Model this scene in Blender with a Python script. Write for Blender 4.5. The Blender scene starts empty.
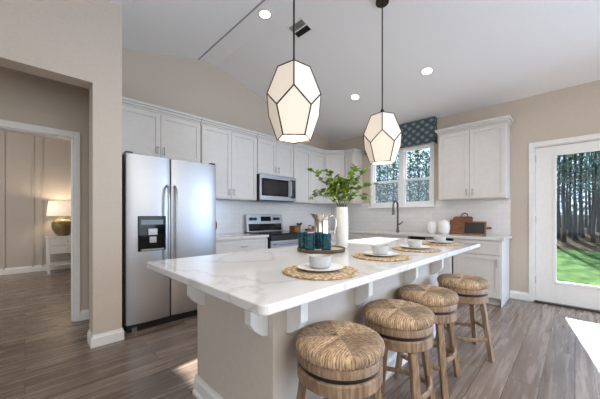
import bpy, bmesh, math, random
from mathutils import Vector, Matrix
R = math.radians
C = bpy.context.scene.collection
sc = bpy.context.scene

# ------------------------------------------------------------------ camera, world, sun, exposure
cam_d = bpy.data.cameras.new('camera'); cam = bpy.data.objects.new('camera', cam_d); C.objects.link(cam)
cam.location = (0, 0, 1.18); cam.rotation_euler = (R(90), 0, R(-45))
cam_d.sensor_width = 36; cam_d.lens = 275 / 600 * 36; cam_d.shift_y = 16.5 / 600; cam_d.clip_start = 0.02; cam_d.clip_end = 200
sc.camera = cam
sc.view_settings.view_transform = 'Standard'; sc.view_settings.look = 'None'
sc.view_settings.exposure = -0.25; sc.view_settings.gamma = 1.0; sc.view_settings.use_curve_mapping = False
w = bpy.data.worlds.new('sky'); sc.world = w; w.use_nodes = True
bg = w.node_tree.nodes['Background']; bg.inputs[0].default_value = (.62, .80, 1, 1); bg.inputs[1].default_value = 2.0

def sun(direction, e, col):
    d = bpy.data.lights.new('sun', 'SUN'); d.energy = e; d.angle = R(.6); d.color = col
    o = bpy.data.objects.new('sun', d); C.objects.link(o)
    o.rotation_euler = Vector(direction).to_track_quat('-Z', 'Y').to_euler(); o.location = (20, 5, 12)
el = R(29.3)
sun((-.988 * math.cos(el), -.156 * math.cos(el), -math.sin(el)), 36.0, (1, .96, .9))
def area(name, loc, rot, sx, sy, e, col=(1, 1, 1)):
    d = bpy.data.lights.new(name, 'AREA'); d.shape = 'RECTANGLE'; d.size = sx; d.size_y = sy; d.energy = e; d.color = col
    o = bpy.data.objects.new(name, d); C.objects.link(o); o.location = loc; o.rotation_euler = rot
    return o
# added unseen area lamps standing in for daylight around the camera and in the bedroom
area('added_rear_fill', (-3.9, -.6, 1.6), (R(90), 0, R(-90)), 3.6, 2.0, 40, (1, .97, .93))
area('added_side_fill', (1.2, -3.9, 1.5), (R(90), 0, 0), 4.4, 2.2, 46, (1, .97, .94))
area('added_bedroom_fill', (-2.6, 6.2, 1.6), (R(90), 0, R(-90)), 2.0, 1.6, 75, (1, .98, .95))  # added lamp brightening the bedroom; no window is built here
area('added_patio_fill', (4.8, -2.2, 1.5), (R(62), 0, R(75)), 2.0, 1.8, 260, (.45, .66, 1))  # added blue lamp, tilted down to tint the floor near the door

area('added_overhead_fill', (.2, -1.6, 2.9), (0, 0, 0), 3.0, 2.4, 175, (1, .94, .87))  # added unseen panel lighting the room from above; no fixture is built

# ------------------------------------------------------------------ materials
def lin(c): return tuple(((v / 255) / 12.92 if v / 255 <= .04045 else ((v / 255 + .055) / 1.055) ** 2.4) for v in c)
def mat(name, rgb, rough=.5, metal=0, spec=None, **kw):
    m = bpy.data.materials.new(name); m.use_nodes = True; nt = m.node_tree; b = nt.nodes['Principled BSDF']
    c = lin(rgb) + (1,); b.inputs['Base Color'].default_value = c; m.diffuse_color = c
    b.inputs['Roughness'].default_value = rough; b.inputs['Metallic'].default_value = metal
    if spec is not None: b.inputs['Specular IOR Level'].default_value = spec
    for k, v in kw.items(): b.inputs[k.replace('_', ' ')].default_value = v
    return m, nt, b
def noise_var(m, nt, b, rgb1, rgb2, scale=(3, 3, 3), detail=4, lo=.35, hi=.65, bump=0, coord='Object', dist=0):
    tc = nt.nodes.new('ShaderNodeTexCoord'); mp = nt.nodes.new('ShaderNodeMapping'); mp.inputs['Scale'].default_value = scale
    n = nt.nodes.new('ShaderNodeTexNoise'); n.inputs['Scale'].default_value = 1; n.inputs['Detail'].default_value = detail; n.inputs['Distortion'].default_value = dist
    r = nt.nodes.new('ShaderNodeValToRGB'); r.color_ramp.elements[0].position = lo; r.color_ramp.elements[1].position = hi
    r.color_ramp.elements[0].color = lin(rgb1) + (1,); r.color_ramp.elements[1].color = lin(rgb2) + (1,)
    nt.links.new(tc.outputs[coord], mp.inputs[0]); nt.links.new(mp.outputs[0], n.inputs['Vector']); nt.links.new(n.outputs['Fac'], r.inputs[0])
    nt.links.new(r.outputs[0], b.inputs['Base Color'])
    if bump:
        bp = nt.nodes.new('ShaderNodeBump'); bp.inputs['Strength'].default_value = bump; bp.inputs['Distance'].default_value = .01
        nt.links.new(n.outputs['Fac'], bp.inputs['Height']); nt.links.new(bp.outputs[0], b.inputs['Normal'])
    return m
def N(name, c1, c2=None, rough=.5, metal=0, scale=(8, 8, 8), bump=0, **kw):
    m, nt, b = mat(name, c1, rough, metal, **{k: v for k, v in kw.items() if k not in ('lo', 'hi', 'detail', 'dist')})
    return noise_var(m, nt, b, c1, c2 or c1, scale, kw.get('detail', 4), kw.get('lo', .35), kw.get('hi', .65), bump, dist=kw.get('dist', 0))
M = {}
M['wall'] = N('beige_wall_paint', (200, 187, 172), (196, 183, 168), .75, scale=(60, 60, 60), bump=.03)
M['bedroom'] = N('bedroom_wall_paint', (186, 178, 170), (182, 174, 166), .75, scale=(60, 60, 60), bump=.03)
M['ceiling'] = N('ceiling_paint', (236, 236, 237), (232, 232, 233), .85, scale=(90, 90, 90), bump=.05)
M['trim'] = N('white_trim_paint', (232, 230, 226), (228, 226, 222), .35, scale=(20, 20, 20))
M['cab'] = N('cabinet_paint', (211, 208, 204), (207, 204, 200), .38, scale=(15, 15, 15))
M['nickel'] = N('brushed_nickel', (190, 188, 184), (170, 168, 165), .3, 1, scale=(80, 80, 80))
M['black'] = N('black_plastic', (22, 22, 23), (28, 28, 29), .35, scale=(40, 40, 40))
M['blackglass'] = N('black_glass', (14, 15, 17), (18, 19, 21), .08, scale=(5, 5, 5))
M['gunmetal'] = N('gunmetal_faucet', (105, 103, 100), (85, 83, 80), .28, 1, scale=(40, 40, 40))
M['steel'] = N('brushed_stainless_steel', (182, 182, 183), (176, 176, 178), .42, 1, scale=(3, 3, 160), lo=.3, hi=.7)
M['silver'] = N('polished_silver', (225, 222, 216), (205, 200, 194), .12, 1, scale=(10, 10, 10))
M['bronze'] = N('dark_bronze', (70, 62, 56), (52, 46, 42), .4, .8, scale=(40, 40, 40))
M['vinyl'] = N('white_window_vinyl', (250, 251, 252), (246, 247, 248), .3, scale=(20, 20, 20))
M['panel'] = N('island_panel_paint', (204, 193, 180), (200, 189, 176), .5, scale=(30, 30, 30))
M['white'] = N('white_ceramic', (238, 236, 232), (232, 230, 226), .2, scale=(20, 20, 20))
M['greyceramic'] = N('pale_grey_ceramic', (184, 184, 182), (174, 174, 172), .35, scale=(60, 60, 60))
M['teal'] = N('teal_glass', (8, 78, 88), (5, 60, 70), .1, scale=(12, 12, 30), bump=.05, Transmission_Weight=.3)
M['olive'] = N('olive_gold_glaze', (132, 116, 72), (100, 88, 56), .4, .1, scale=(14, 14, 14), bump=.2)
M['stem'] = N('brown_stem', (92, 76, 46), (70, 62, 34), .7, scale=(60, 60, 60))
M['leaf'] = N('green_leaf', (146, 172, 62), (74, 104, 34), .45, scale=(30, 30, 30), Subsurface_Weight=0.0)
M['darkleaf'] = N('dark_green_leaf', (52, 92, 40), (34, 66, 30), .5, scale=(30, 30, 30))
M['brownwood'] = N('brown_wood', (150, 98, 58), (104, 64, 38), .45, scale=(8, 8, 60), bump=.1)
M['redwood'] = N('reddish_wood', (160, 92, 62), (126, 66, 44), .4, scale=(10, 60, 10))
M['stoolwood'] = N('stool_oak', (158, 131, 104), (112, 88, 67), .55, scale=(50, 50, 7), bump=.12, dist=.6)
M['dkwood'] = N('walnut_stool_wood', (140, 104, 74), (100, 70, 48), .5, scale=(50, 50, 7), bump=.12, dist=.6)
M['jute'] = N('jute_cord', (170, 140, 98), (128, 98, 62), .9, scale=(120, 120, 120), bump=.5)
M['basin'] = N('tray_top', (206, 196, 180), (190, 178, 160), .35, scale=(10, 10, 40))
M['lawn'] = N('lawn', (86, 108, 70), (56, 80, 50), 1, spec=0, scale=(1.2, 3, 3), bump=.4)
M['litter'] = N('leaf_litter', (92, 84, 74), (58, 50, 42), 1, spec=0, scale=(2, 2, 2), bump=.4)
M['bark'] = N('pine_bark', (74, 72, 70), (42, 42, 44), .9, spec=.1, scale=(9, 9, 2), bump=.6)
M['pine'] = N('pine_needles', (66, 92, 82), (98, 124, 110), .8, scale=(.8, .8, .8))
M['woods'] = N('far_woods_leaves', (88, 106, 102), (122, 140, 134), .85, scale=(.5, .5, .5))
M['concrete'] = N('patio_concrete', (190, 186, 178), (170, 166, 158), .9, scale=(6, 6, 6))

def floor_mat():
    m, nt, b = mat('plank_floor', (130, 112, 98), .33); L = nt.links.new; n = nt.nodes.new
    tc = n('ShaderNodeTexCoord')
    br = n('ShaderNodeTexBrick'); br.offset = .37; br.offset_frequency = 2; br.squash = 1
    br.inputs['Scale'].default_value = 1; br.inputs['Brick Width'].default_value = 1.25; br.inputs['Row Height'].default_value = .172
    br.inputs['Mortar Size'].default_value = .0016; br.inputs['Mortar Smooth'].default_value = 0; br.inputs['Bias'].default_value = 0
    br.inputs['Color1'].default_value = (0, 0, 0, 1); br.inputs['Color2'].default_value = (1, 1, 1, 1); br.inputs['Mortar'].default_value = (.5, .5, .5, 1)
    L(tc.outputs['Object'], br.inputs['Vector'])
    # grain, shifted per plank so that no streak crosses a joint
    sep = n('ShaderNodeSeparateXYZ'); L(tc.outputs['Object'], sep.inputs[0])
    add = n('ShaderNodeMath'); add.operation = 'MULTIPLY_ADD'; L(br.outputs['Color'], add.inputs[0]); add.inputs[1].default_value = 7.3; L(sep.outputs[0], add.inputs[2])
    row = n('ShaderNodeMath'); row.operation = 'MULTIPLY_ADD'; L(br.outputs['Color'], row.inputs[0]); row.inputs[1].default_value = 3.1; L(sep.outputs[1], row.inputs[2])
    cb = n('ShaderNodeCombineXYZ'); L(add.outputs[0], cb.inputs[0]); L(row.outputs[0], cb.inputs[1])
    mp = n('ShaderNodeMapping'); mp.inputs['Scale'].default_value = (1.3, 24, 1); L(cb.outputs[0], mp.inputs[0])
    n1 = n('ShaderNodeTexNoise'); n1.inputs['Scale'].default_value = 1; n1.inputs['Detail'].default_value = 8; n1.inputs['Roughness'].default_value = .62; n1.inputs['Distortion'].default_value = .45
    L(mp.outputs[0], n1.inputs['Vector'])
    ramp = n('ShaderNodeValToRGB'); e = ramp.color_ramp.elements
    e[0].position = .3; e[0].color = lin((84, 68, 58)) + (1,); e[1].position = .70; e[1].color = lin((154, 138, 125)) + (1,)
    k = e.new(.5); k.color = lin((126, 108, 96)) + (1,)
    L(n1.outputs['Fac'], ramp.inputs[0])
    mul = n('ShaderNodeMapRange'); mul.inputs['To Min'].default_value = .78; mul.inputs['To Max'].default_value = 1.14; L(br.outputs['Color'], mul.inputs['Value'])
    mx = n('ShaderNodeMix'); mx.data_type = 'RGBA'; mx.blend_type = 'MULTIPLY'; mx.inputs[0].default_value = 1
    L(ramp.outputs[0], mx.inputs[6]); L(mul.outputs[0], mx.inputs[7])
    mm = n('ShaderNodeMix'); mm.data_type = 'RGBA'; L(br.outputs['Fac'], mm.inputs[0]); L(mx.outputs[2], mm.inputs[6]); mm.inputs[7].default_value = lin((48, 40, 36)) + (1,)
    L(mm.outputs[2], b.inputs['Base Color'])
    rr = n('ShaderNodeMapRange'); rr.inputs['To Min'].default_value = .17; rr.inputs['To Max'].default_value = .36; L(n1.outputs['Fac'], rr.inputs['Value']); L(rr.outputs[0], b.inputs['Roughness'])
    bp = n('ShaderNodeBump'); bp.inputs['Strength'].default_value = .05; bp.inputs['Distance'].default_value = .002; L(n1.outputs['Fac'], bp.inputs['Height']); L(bp.outputs[0], b.inputs['Normal'])
    return m
M['floor'] = floor_mat()

def marble():
    m, nt, b = mat('white_quartz', (232, 230, 227), .09); L = nt.links.new; n = nt.nodes.new
    tc = n('ShaderNodeTexCoord'); n1 = n('ShaderNodeTexNoise'); n1.inputs['Scale'].default_value = 1.3; n1.inputs['Detail'].default_value = 6; n1.inputs['Distortion'].default_value = 1.4
    L(tc.outputs['Object'], n1.inputs['Vector'])
    r = n('ShaderNodeValToRGB'); e = r.color_ramp.elements
    e[0].position = .47; e[0].color = lin((215, 212, 208)) + (1,); e[1].position = .53; e[1].color = lin((215, 212, 208)) + (1,)
    k = e.new(.5); k.color = lin((196, 193, 189)) + (1,)
    L(n1.outputs['Fac'], r.inputs[0]); L(r.outputs[0], b.inputs['Base Color'])
    return m
M['marble'] = marble()

def tile():
    m, nt, b = mat('subway_tile', (232, 231, 229), .2); L = nt.links.new; n = nt.nodes.new
    tc = n('ShaderNodeTexCoord'); sp = n('ShaderNodeSeparateXYZ'); L(tc.outputs['Object'], sp.inputs[0])
    s = n('ShaderNodeMath'); L(sp.outputs[0], s.inputs[0]); L(sp.outputs[1], s.inputs[1])
    cb = n('ShaderNodeCombineXYZ'); L(s.outputs[0], cb.inputs[0]); L(sp.outputs[2], cb.inputs[1])
    br = n('ShaderNodeTexBrick'); br.inputs['Scale'].default_value = 1; br.inputs['Brick Width'].default_value = .152; br.inputs['Row Height'].default_value = .076
    br.inputs['Mortar Size'].default_value = .0015
    br.inputs['Color1'].default_value = lin((233, 232, 230)) + (1,); br.inputs['Color2'].default_value = lin((228, 227, 225)) + (1,); br.inputs['Mortar'].default_value = lin((208, 206, 203)) + (1,)
    L(cb.outputs[0], br.inputs['Vector']); L(br.outputs[0], b.inputs['Base Color'])
    return m
M['tile'] = tile()

def damask():
    m, nt, b = mat('valance_fabric', (88, 108, 120), .9); L = nt.links.new; n = nt.nodes.new
    def mth(op, a, c=None, d=None):
        q = n('ShaderNodeMath'); q.operation = op
        for i, v in enumerate((a, c, d)):
            if v is None: continue
            if isinstance(v, (int, float)): q.inputs[i].default_value = v
            else: L(v, q.inputs[i])
        return q.outputs[0]
    tc = n('ShaderNodeTexCoord'); sp = n('ShaderNodeSeparateXYZ'); L(tc.outputs['Object'], sp.inputs[0])
    u0 = mth('ADD', sp.outputs[0], sp.outputs[1])
    P, Q = .15, .13
    def motif(du, dv):
        u = mth('SUBTRACT', mth('MULTIPLY', mth('FRACT', mth('MULTIPLY_ADD', u0, 1 / P, 10 + du)), 1.0), .5)
        v = mth('SUBTRACT', mth('FRACT', mth('MULTIPLY_ADD', sp.outputs[2], 1 / Q, 10 + dv)), .5)
        au = mth('ABSOLUTE', u); av = mth('ABSOLUTE', v)
        rr = mth('SQRT', mth('ADD', mth('MULTIPLY', u, u), mth('MULTIPLY', v, v)))
        ang = mth('ARCTAN2', v, u)
        lim = mth('MULTIPLY_ADD', mth('COSINE', mth('MULTIPLY', ang, 8)), .075, .20)
        return mth('LESS_THAN', rr, lim)
    a = motif(0, 0); c = motif(.5, .5)
    f = mth('MULTIPLY', mth('MAXIMUM', a, c), .8)
    mx = n('ShaderNodeMix'); mx.data_type = 'RGBA'; L(f, mx.inputs[0]); mx.inputs[6].default_value = lin((70, 86, 93)) + (1,); mx.inputs[7].default_value = lin((146, 156, 158)) + (1,)
    L(mx.outputs[2], b.inputs['Base Color'])
    return m
M['damask'] = damask()

def rush():
    # woven rush: cords run square to the rim in four quarters that meet on the diagonals
    m, nt, b = mat('woven_rush', (190, 160, 122), .85); L = nt.links.new; n = nt.nodes.new
    tc = n('ShaderNodeTexCoord'); sp = n('ShaderNodeSeparateXYZ'); L(tc.outputs['Object'], sp.inputs[0])
    def mth(op, a, c=None):
        q = n('ShaderNodeMath'); q.operation = op
        for i, v in enumerate((a, c)):
            if v is None: continue
            if isinstance(v, (int, float)): q.inputs[i].default_value = v
            else: L(v, q.inputs[i])
        return q.outputs[0]
    ax = mth('ABSOLUTE', sp.outputs[0]); ay = mth('ABSOLUTE', sp.outputs[1])
    xbig = mth('GREATER_THAN', ax, ay)
    # coordinate across the cords: y where |x|>|y|, else x; plus the other one for twist
    mixa = n('ShaderNodeMix'); L(xbig, mixa.inputs[0]); L(sp.outputs[0], mixa.inputs[2]); L(sp.outputs[1], mixa.inputs[3])
    mixb = n('ShaderNodeMix'); L(xbig, mixb.inputs[0]); L(sp.outputs[1], mixb.inputs[2]); L(sp.outputs[0], mixb.inputs[3])
    cb = n('ShaderNodeCombineXYZ'); L(mixa.outputs[0], cb.inputs[0]); L(mth('MULTIPLY', mixb.outputs[0], .3), cb.inputs[1]); L(mth('MULTIPLY', sp.outputs[2], .22), cb.inputs[2])
    nz = n('ShaderNodeTexNoise'); nz.inputs['Scale'].default_value = 150; nz.inputs['Detail'].default_value = 3; L(cb.outputs[0], nz.inputs['Vector'])
    wv = mth('SINE', mth('MULTIPLY', mixa.outputs[0], 620))
    hgt = mth('ADD', mth('MULTIPLY', nz.outputs['Fac'], 1.0), mth('MULTIPLY', wv, .10))
    r = n('ShaderNodeValToRGB'); e = r.color_ramp.elements; e[0].position = .25; e[0].color = lin((104, 76, 53)) + (1,); e[1].position = .8; e[1].color = lin((218, 187, 150)) + (1,)
    L(hgt, r.inputs[0])
    # alternate quarters painted darker, imitating light falling differently along the cords
    big = n('ShaderNodeTexNoise'); big.inputs['Scale'].default_value = 9; L(tc.outputs['Object'], big.inputs['Vector'])
    q = mth('MULTIPLY_ADD', xbig, .42); q.node.inputs[2].default_value = .68
    qq = mth('ADD', q, mth('MULTIPLY', mth('SUBTRACT', big.outputs['Fac'], .5), .5))
    mx = n('ShaderNodeMix'); mx.data_type = 'RGBA'; mx.blend_type = 'MULTIPLY'; mx.inputs[0].default_value = 1; L(r.outputs[0], mx.inputs[6]); L(qq, mx.inputs[7])
    L(mx.outputs[2], b.inputs['Base Color'])
    bp = n('ShaderNodeBump'); bp.inputs['Strength'].default_value = .8; bp.inputs['Distance'].default_value = .006; L(hgt, bp.inputs['Height']); L(bp.outputs[0], b.inputs['Normal'])
    return m
M['rush'] = rush()

def matweave():
    m, nt, b = mat('seagrass_mat', (196, 172, 134), .9); L = nt.links.new; n = nt.nodes.new
    tc = n('ShaderNodeTexCoord'); v = n('ShaderNodeTexVoronoi'); v.inputs['Scale'].default_value = 55; L(tc.outputs['Object'], v.inputs['Vector'])
    r = n('ShaderNodeValToRGB'); e = r.color_ramp.elements; e[0].position = .1; e[0].color = lin((222, 202, 170)) + (1,); e[1].position = .7; e[1].color = lin((150, 120, 84)) + (1,)
    L(v.outputs['Distance'], r.inputs[0]); L(r.outputs[0], b.inputs['Base Color'])
    bp = n('ShaderNodeBump'); bp.invert = True; bp.inputs['Strength'].default_value = .8; bp.inputs['Distance'].default_value = .006; L(v.outputs['Distance'], bp.inputs['Height']); L(bp.outputs[0], b.inputs['Normal'])
    return m
M['weave'] = matweave()

def glassy(name, tint, gloss=.08, dens=0.0, dcol=(.4, .45, .48)):
    m = bpy.data.materials.new(name); m.use_nodes = True; nt = m.node_tree; nt.nodes.clear(); n = nt.nodes.new; L = nt.links.new
    o = n('ShaderNodeOutputMaterial'); t = n('ShaderNodeBsdfTransparent'); t.inputs[0].default_value = tint + (1,)
    g = n('ShaderNodeBsdfGlossy'); g.inputs['Roughness'].default_value = .03
    fr = n('ShaderNodeFresnel'); fr.inputs['IOR'].default_value = 1.22
    mx = n('ShaderNodeMixShader'); L(fr.outputs[0], mx.inputs[0]); L(t.outputs[0], mx.inputs[1]); L(g.outputs[0], mx.inputs[2])
    last = mx.outputs[0]
    if dens:
        d = n('ShaderNodeBsdfDiffuse'); d.inputs[0].default_value = dcol + (1,); tl = n('ShaderNodeBsdfTranslucent'); tl.inputs[0].default_value = dcol + (1,)
        a = n('ShaderNodeAddShader'); L(d.outputs[0], a.inputs[0]); L(tl.outputs[0], a.inputs[1])
        m2 = n('ShaderNodeMixShader'); m2.inputs[0].default_value = dens; L(last, m2.inputs[1]); L(a.outputs[0], m2.inputs[2]); last = m2.outputs[0]
    L(last, o.inputs[0])
    return m
M['glass'] = glassy('window_glass', (.96, .98, .99))
M['screen'] = glassy('insect_screen', (.92, .93, .94), dens=.3, dcol=(.035, .04, .045))

def emis(name, rgb, e, base=(240, 238, 232)):
    m, nt, b = mat(name, base, .5); b.inputs['Emission Color'].default_value = lin(rgb) + (1,); b.inputs['Emission Strength'].default_value = e
    return m
M['shade'] = emis('lit_frosted_shade', (255, 232, 206), .34, (226, 217, 204))
M['diffuser'] = emis('lit_diffuser', (255, 236, 210), .9)
M['can'] = emis('downlight_lens', (255, 246, 232), 6)
M['lampshade'] = emis('lit_linen_shade', (255, 226, 186), .75)
M['display'] = emis('display_glow', (190, 215, 235), .35, (40, 44, 50))

# ------------------------------------------------------------------ mesh helpers
class MB:
    def __init__(s): s.b = bmesh.new()
    def box(s, x0, y0, z0, x1, y1, z1, rot=None):
        m = Matrix.Translation(((x0 + x1) / 2, (y0 + y1) / 2, (z0 + z1) / 2)) @ Matrix.Diagonal((abs(x1 - x0), abs(y1 - y0), abs(z1 - z0), 1))
        if rot is not None: m = rot @ m
        bmesh.ops.create_cube(s.b, size=1, matrix=m); return s
    def lathe(s, prof, seg=32, c=(0, 0, 0), mtx=None, cap=True):
        rings = []
        for r, z in prof:
            ring = [s.b.verts.new(Vector((c[0] + r * math.cos(2 * math.pi * i / seg), c[1] + r * math.sin(2 * math.pi * i / seg), c[2] + z))) for i in range(seg)]
            if mtx: [setattr(v, 'co', mtx @ v.co) for v in ring]
            rings.append(ring)
        for a, b in zip(rings, rings[1:]):
            for i in range(seg): s.b.faces.new((a[i], a[(i + 1) % seg], b[(i + 1) % seg], b[i]))
        if cap:
            if prof[0][0] > 1e-4: s.b.faces.new(rings[0][::-1])
            if prof[-1][0] > 1e-4: s.b.faces.new(rings[-1])
        return s
    def tube(s, pts, r, seg=10, closed=False, flat=1.0):
        pts = [Vector(p) for p in pts]; n = len(pts); rings = []
        up = None
        for i, p in enumerate(pts):
            a = pts[i - 1] if (i or closed) else pts[i]; b = pts[(i + 1) % n] if (i < n - 1 or closed) else pts[i]
            t = (b - a).normalized()
            if up is None: up = Vector((0, 0, 1)) if abs(t.z) < .9 else Vector((1, 0, 0))
            u = t.cross(up).normalized(); v = u.cross(t).normalized(); up = v
            rr = r[i] if isinstance(r, (list, tuple)) else r
            rings.append([s.b.verts.new(p + (u * math.cos(2 * math.pi * k / seg) + v * flat * math.sin(2 * math.pi * k / seg)) * rr) for k in range(seg)])
        m = n if closed else n - 1
        for i in range(m):
            a, b = rings[i], rings[(i + 1) % n]
            for k in range(seg): s.b.faces.new((a[k], a[(k + 1) % seg], b[(k + 1) % seg], b[k]))
        if not closed: s.b.faces.new(rings[0][::-1]); s.b.faces.new(rings[-1])
        return s
    def prism(s, poly, d, axis='y'):
        """poly: (a, b) pairs; extruded from 0 to d along the axis. axis y: (x,z); x: (y,z); z: (x,y)"""
        f = {'y': lambda a, b, t: (a, t, b), 'x': lambda a, b, t: (t, a, b), 'z': lambda a, b, t: (a, b, t)}[axis]
        d0, d1 = d if isinstance(d, tuple) else (0, d)
        A = [s.b.verts.new(f(a, b, d0)) for a, b in poly]; B = [s.b.verts.new(f(a, b, d1)) for a, b in poly]
        s.b.faces.new(A); s.b.faces.new(B[::-1]); n = len(poly)
        for i in range(n): s.b.faces.new((A[i], B[i], B[(i + 1) % n], A[(i + 1) % n]))
        return s
    def poly(s, pts): s.b.faces.new([s.b.verts.new(p) for p in pts]); return s
    def build(s, name, m, parent=None, smooth=False, bevel=0, **props):
        bmesh.ops.recalc_face_normals(s.b, faces=s.b.faces)
        me = bpy.data.meshes.new(name); s.b.to_mesh(me); s.b.free()
        me.materials.append(M[m] if isinstance(m, str) else m)
        if smooth:
            for p in me.polygons: p.use_smooth = True
            try: me.set_sharp_from_angle(angle=R(40))
            except Exception: pass
        o = bpy.data.objects.new(name, me); C.objects.link(o)
        if parent: o.parent = parent
        if bevel:
            bv = o.modifiers.new('bevel', 'BEVEL'); bv.width = bevel; bv.segments = 2; bv.limit_method = 'ANGLE'; bv.angle_limit = R(40)
        for k, v in props.items(): o[k] = v
        return o
def thing(name, label, cat, loc=(0, 0, 0), rz=0, group=None):
    o = bpy.data.objects.new(name, None); C.objects.link(o); o.empty_display_size = .1
    o.location = loc; o.rotation_euler = (0, 0, rz); o['label'] = label; o['category'] = cat
    if group: o['group'] = group
    return o
def tag(o, label, cat, group=None):
    o['label'] = label; o['category'] = cat
    if group: o['group'] = group
    return o
def copy_tree(o, parent=None):
    c = o.copy(); C.objects.link(c); c.parent = parent
    for ch in [k for k in C.objects if k.parent == o]: copy_tree(ch, c)
    return c
def struct(mb, name, m, parent=None, **k):
    o = mb.build(name, m, parent, **k)
    if not parent: o['kind'] = 'structure'
    return o

# ------------------------------------------------------------------ the room shell
XW, YF, YN = 4.96, 3.95, 3.06
def zc(x):
    if x > 2.085: return 3.5 - .2296 * (x - 2.085)
    if x < 1.815: return max(2.62, 3.5 - .26 * (1.815 - x))
    return 3.5
struct(MB().box(-4.2, -4.2, -.12, XW + .16, 8.3, 0), 'floor', 'floor')
cp = [(-4.2, 2.62), (-1.57, 2.62), (1.815, 3.5), (2.085, 3.5), (XW + .15, zc(XW + .15))]
cp = cp + [(x, z + .15) for x, z in cp[::-1]]
struct(MB().prism(cp, (-4.2, YF + .15)), 'ceiling', 'ceiling')
# fine shadow joint along the ridge
struct(MB().box(1.807, -4, 3.492, 1.823, YF, 3.502), 'trim_1', N('joint_shadow_strip', (168, 167, 166), (160, 159, 158), .8))
gp = lambda x0, x1: [(x0, 0), (x1, 0)] + [(x, zc(x) + .02) for x in sorted({x0, x1, *[q for q in (1.815, 2.085, -1.57) if x0 < q < x1]}, reverse=True)]
struct(MB().prism(gp(.52, XW + .15), (YF, YF + .15)), 'wall_left', 'wall')
# window wall with window and door openings
WY0, WY1, WZ0, WZ1 = 1.71, 2.93, 1.36, 2.46
DY0, DY1, DZ = -.56, .40, 2.13
m = MB(); H = zc(XW) + .02
def xw(y0, y1, z0, z1): m.box(XW, y0, z0, XW + .15, y1, z1)
xw(WY1, YF, 0, H); xw(WY0, WY1, 0, WZ0); xw(WY0, WY1, WZ1, H); xw(DY1, WY0, 0, H); xw(DY0, DY1, DZ, H); xw(-1.3, DY0, 0, H)
xw(-3.5, -1.3, 2.3, H); xw(-3.5, -1.3, 0, .3); xw(-4.2, -3.5, 0, H)
struct(m, 'wall_right', 'wall')
# near wall with the wide opening to the hallway, and its return beside the fridge
m = MB(); OX0, OX1, OZ = -1.3, .43, 2.377
m.prism([(-4.2, 0), (OX0, 0), (OX0, OZ), (OX1, OZ), (OX1, 0), (.655, 0), (.655, zc(.655) + .02), (-1.57, 2.64), (-4.2, 2.64)], (YN, YN + .185))
m.box(.52, YN + .18, 0, .655, YF, zc(.52))
struct(m, 'wall_near_opening', 'wall')
# wall behind the hallway with a cased doorway to the bedroom
m = MB(); BX0, BX1, BZ = -.62, .383, 2.05
m.prism([(-4.2, 0), (BX0, 0), (BX0, BZ), (BX1, BZ), (BX1, 0), (.52, 0), (.52, 3.2), (-4.2, 3.2)], (YF, YF + .12))
struct(m, 'wall_hallway', 'wall')
struct(MB().box(-.95, YN + .18, 2.80, .53, YF, 2.86), 'ceiling_hallway', 'ceiling')
struct(MB().box(-4.2, YF + .12, 3.1, 3.0, 8.3, 3.2), 'ceiling_bedroom', 'ceiling')
struct(MB().box(-4.2, 8.1, 0, 3.0, 8.25, 3.1), 'wall_bedroom', 'bedroom')
struct(MB().box(2.2, YF + .15, 0, 2.35, 8.1, 3.1), 'wall_bedroom_side', 'bedroom')
# battens on the bedroom wall
m = MB()
for x in (-2.1, -1.7, -1.0, -.68, -.3, .12, .26, .74, 1.1, 1.5): m.box(x - .012, 8.088, .1, x + .012, 8.1, 3.1)
struct(m, 'trim_2', 'bedroom')
# closing walls of the open plan room around the camera
m = MB(); m.box(-4.2, -4.2, 0, -4.05, -2.6, 2.7); m.box(-4.2, 1.4, 0, -4.05, 8.2, 3.15); m.box(-4.2, -2.6, 0, -4.05, 1.4, .5); m.box(-4.2, -2.6, 2.55, -4.05, 1.4, 2.7)
struct(m, 'wall_back', 'wall')
m = MB(); m.prism(gp(-4.2, -1.1), (-4.2, -4.05)); m.prism(gp(3.5, XW + .15), (-4.2, -4.05)); m.box(-1.1, -4.2, 0, 3.5, -4.05, .3)
m.prism([(-1.1, 2.6), (3.5, 2.6), (3.5, zc(3.5) + .02), (2.085, 3.52), (1.815, 3.52), (-1.1, zc(-1.1) + .02)], (-4.2, -4.05))
struct(m, 'wall_side', 'wall')

# baseboards and casings
def baseboard(name, p0, p1, nrm, h=.11, t=.016, m='trim'):
    """a moulded board from p0 to p1 standing proud of the wall along nrm"""
    p0, p1, nrm = Vector(p0 + (0,)), Vector(p1 + (0,)), Vector(nrm + (0,))
    prof = [(0, 0), (t, 0), (t, h * .72), (t * .55, h * .86), (t * .4, h), (0, h)]
    b = MB(); A = [b.b.verts.new(p0 + nrm * a + Vector((0, 0, z))) for a, z in prof]; B = [b.b.verts.new(p1 + nrm * a + Vector((0, 0, z))) for a, z in prof]
    b.b.faces.new(A); b.b.faces.new(B[::-1])
    for i in range(len(prof)): b.b.faces.new((A[i], B[i], B[(i + 1) % 6], A[(i + 1) % 6]))
    o = b.build(name, m); o['kind'] = 'structure'; return o
baseboard('baseboard_near', (OX1, YN), (.655, YN), (0, -1), .11)
baseboard('baseboard_near_jamb', (OX1, YN - .016), (OX1, YN + .185), (-1, 0), .11)
baseboard('baseboard_near_end', (.655, YN - .016), (.655, YN + .07), (1, 0), .11)
baseboard('baseboard_hallway', (.437, YF), (.52, YF), (0, -1), .11)
baseboard('baseboard_bedroom', (-4, 8.1), (2.2, 8.1), (0, -1), .13)
baseboard('baseboard_right', (XW, .445), (XW, .665), (-1, 0), .11)
m = MB(); m.box(BX1, YF - .02, 0, BX1 + .056, YF, BZ + .068).box(BX0 - .056, YF - .02, 0, BX0, YF, BZ + .068).box(BX0, YF - .02, BZ, BX1, YF, BZ + .068)
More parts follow.
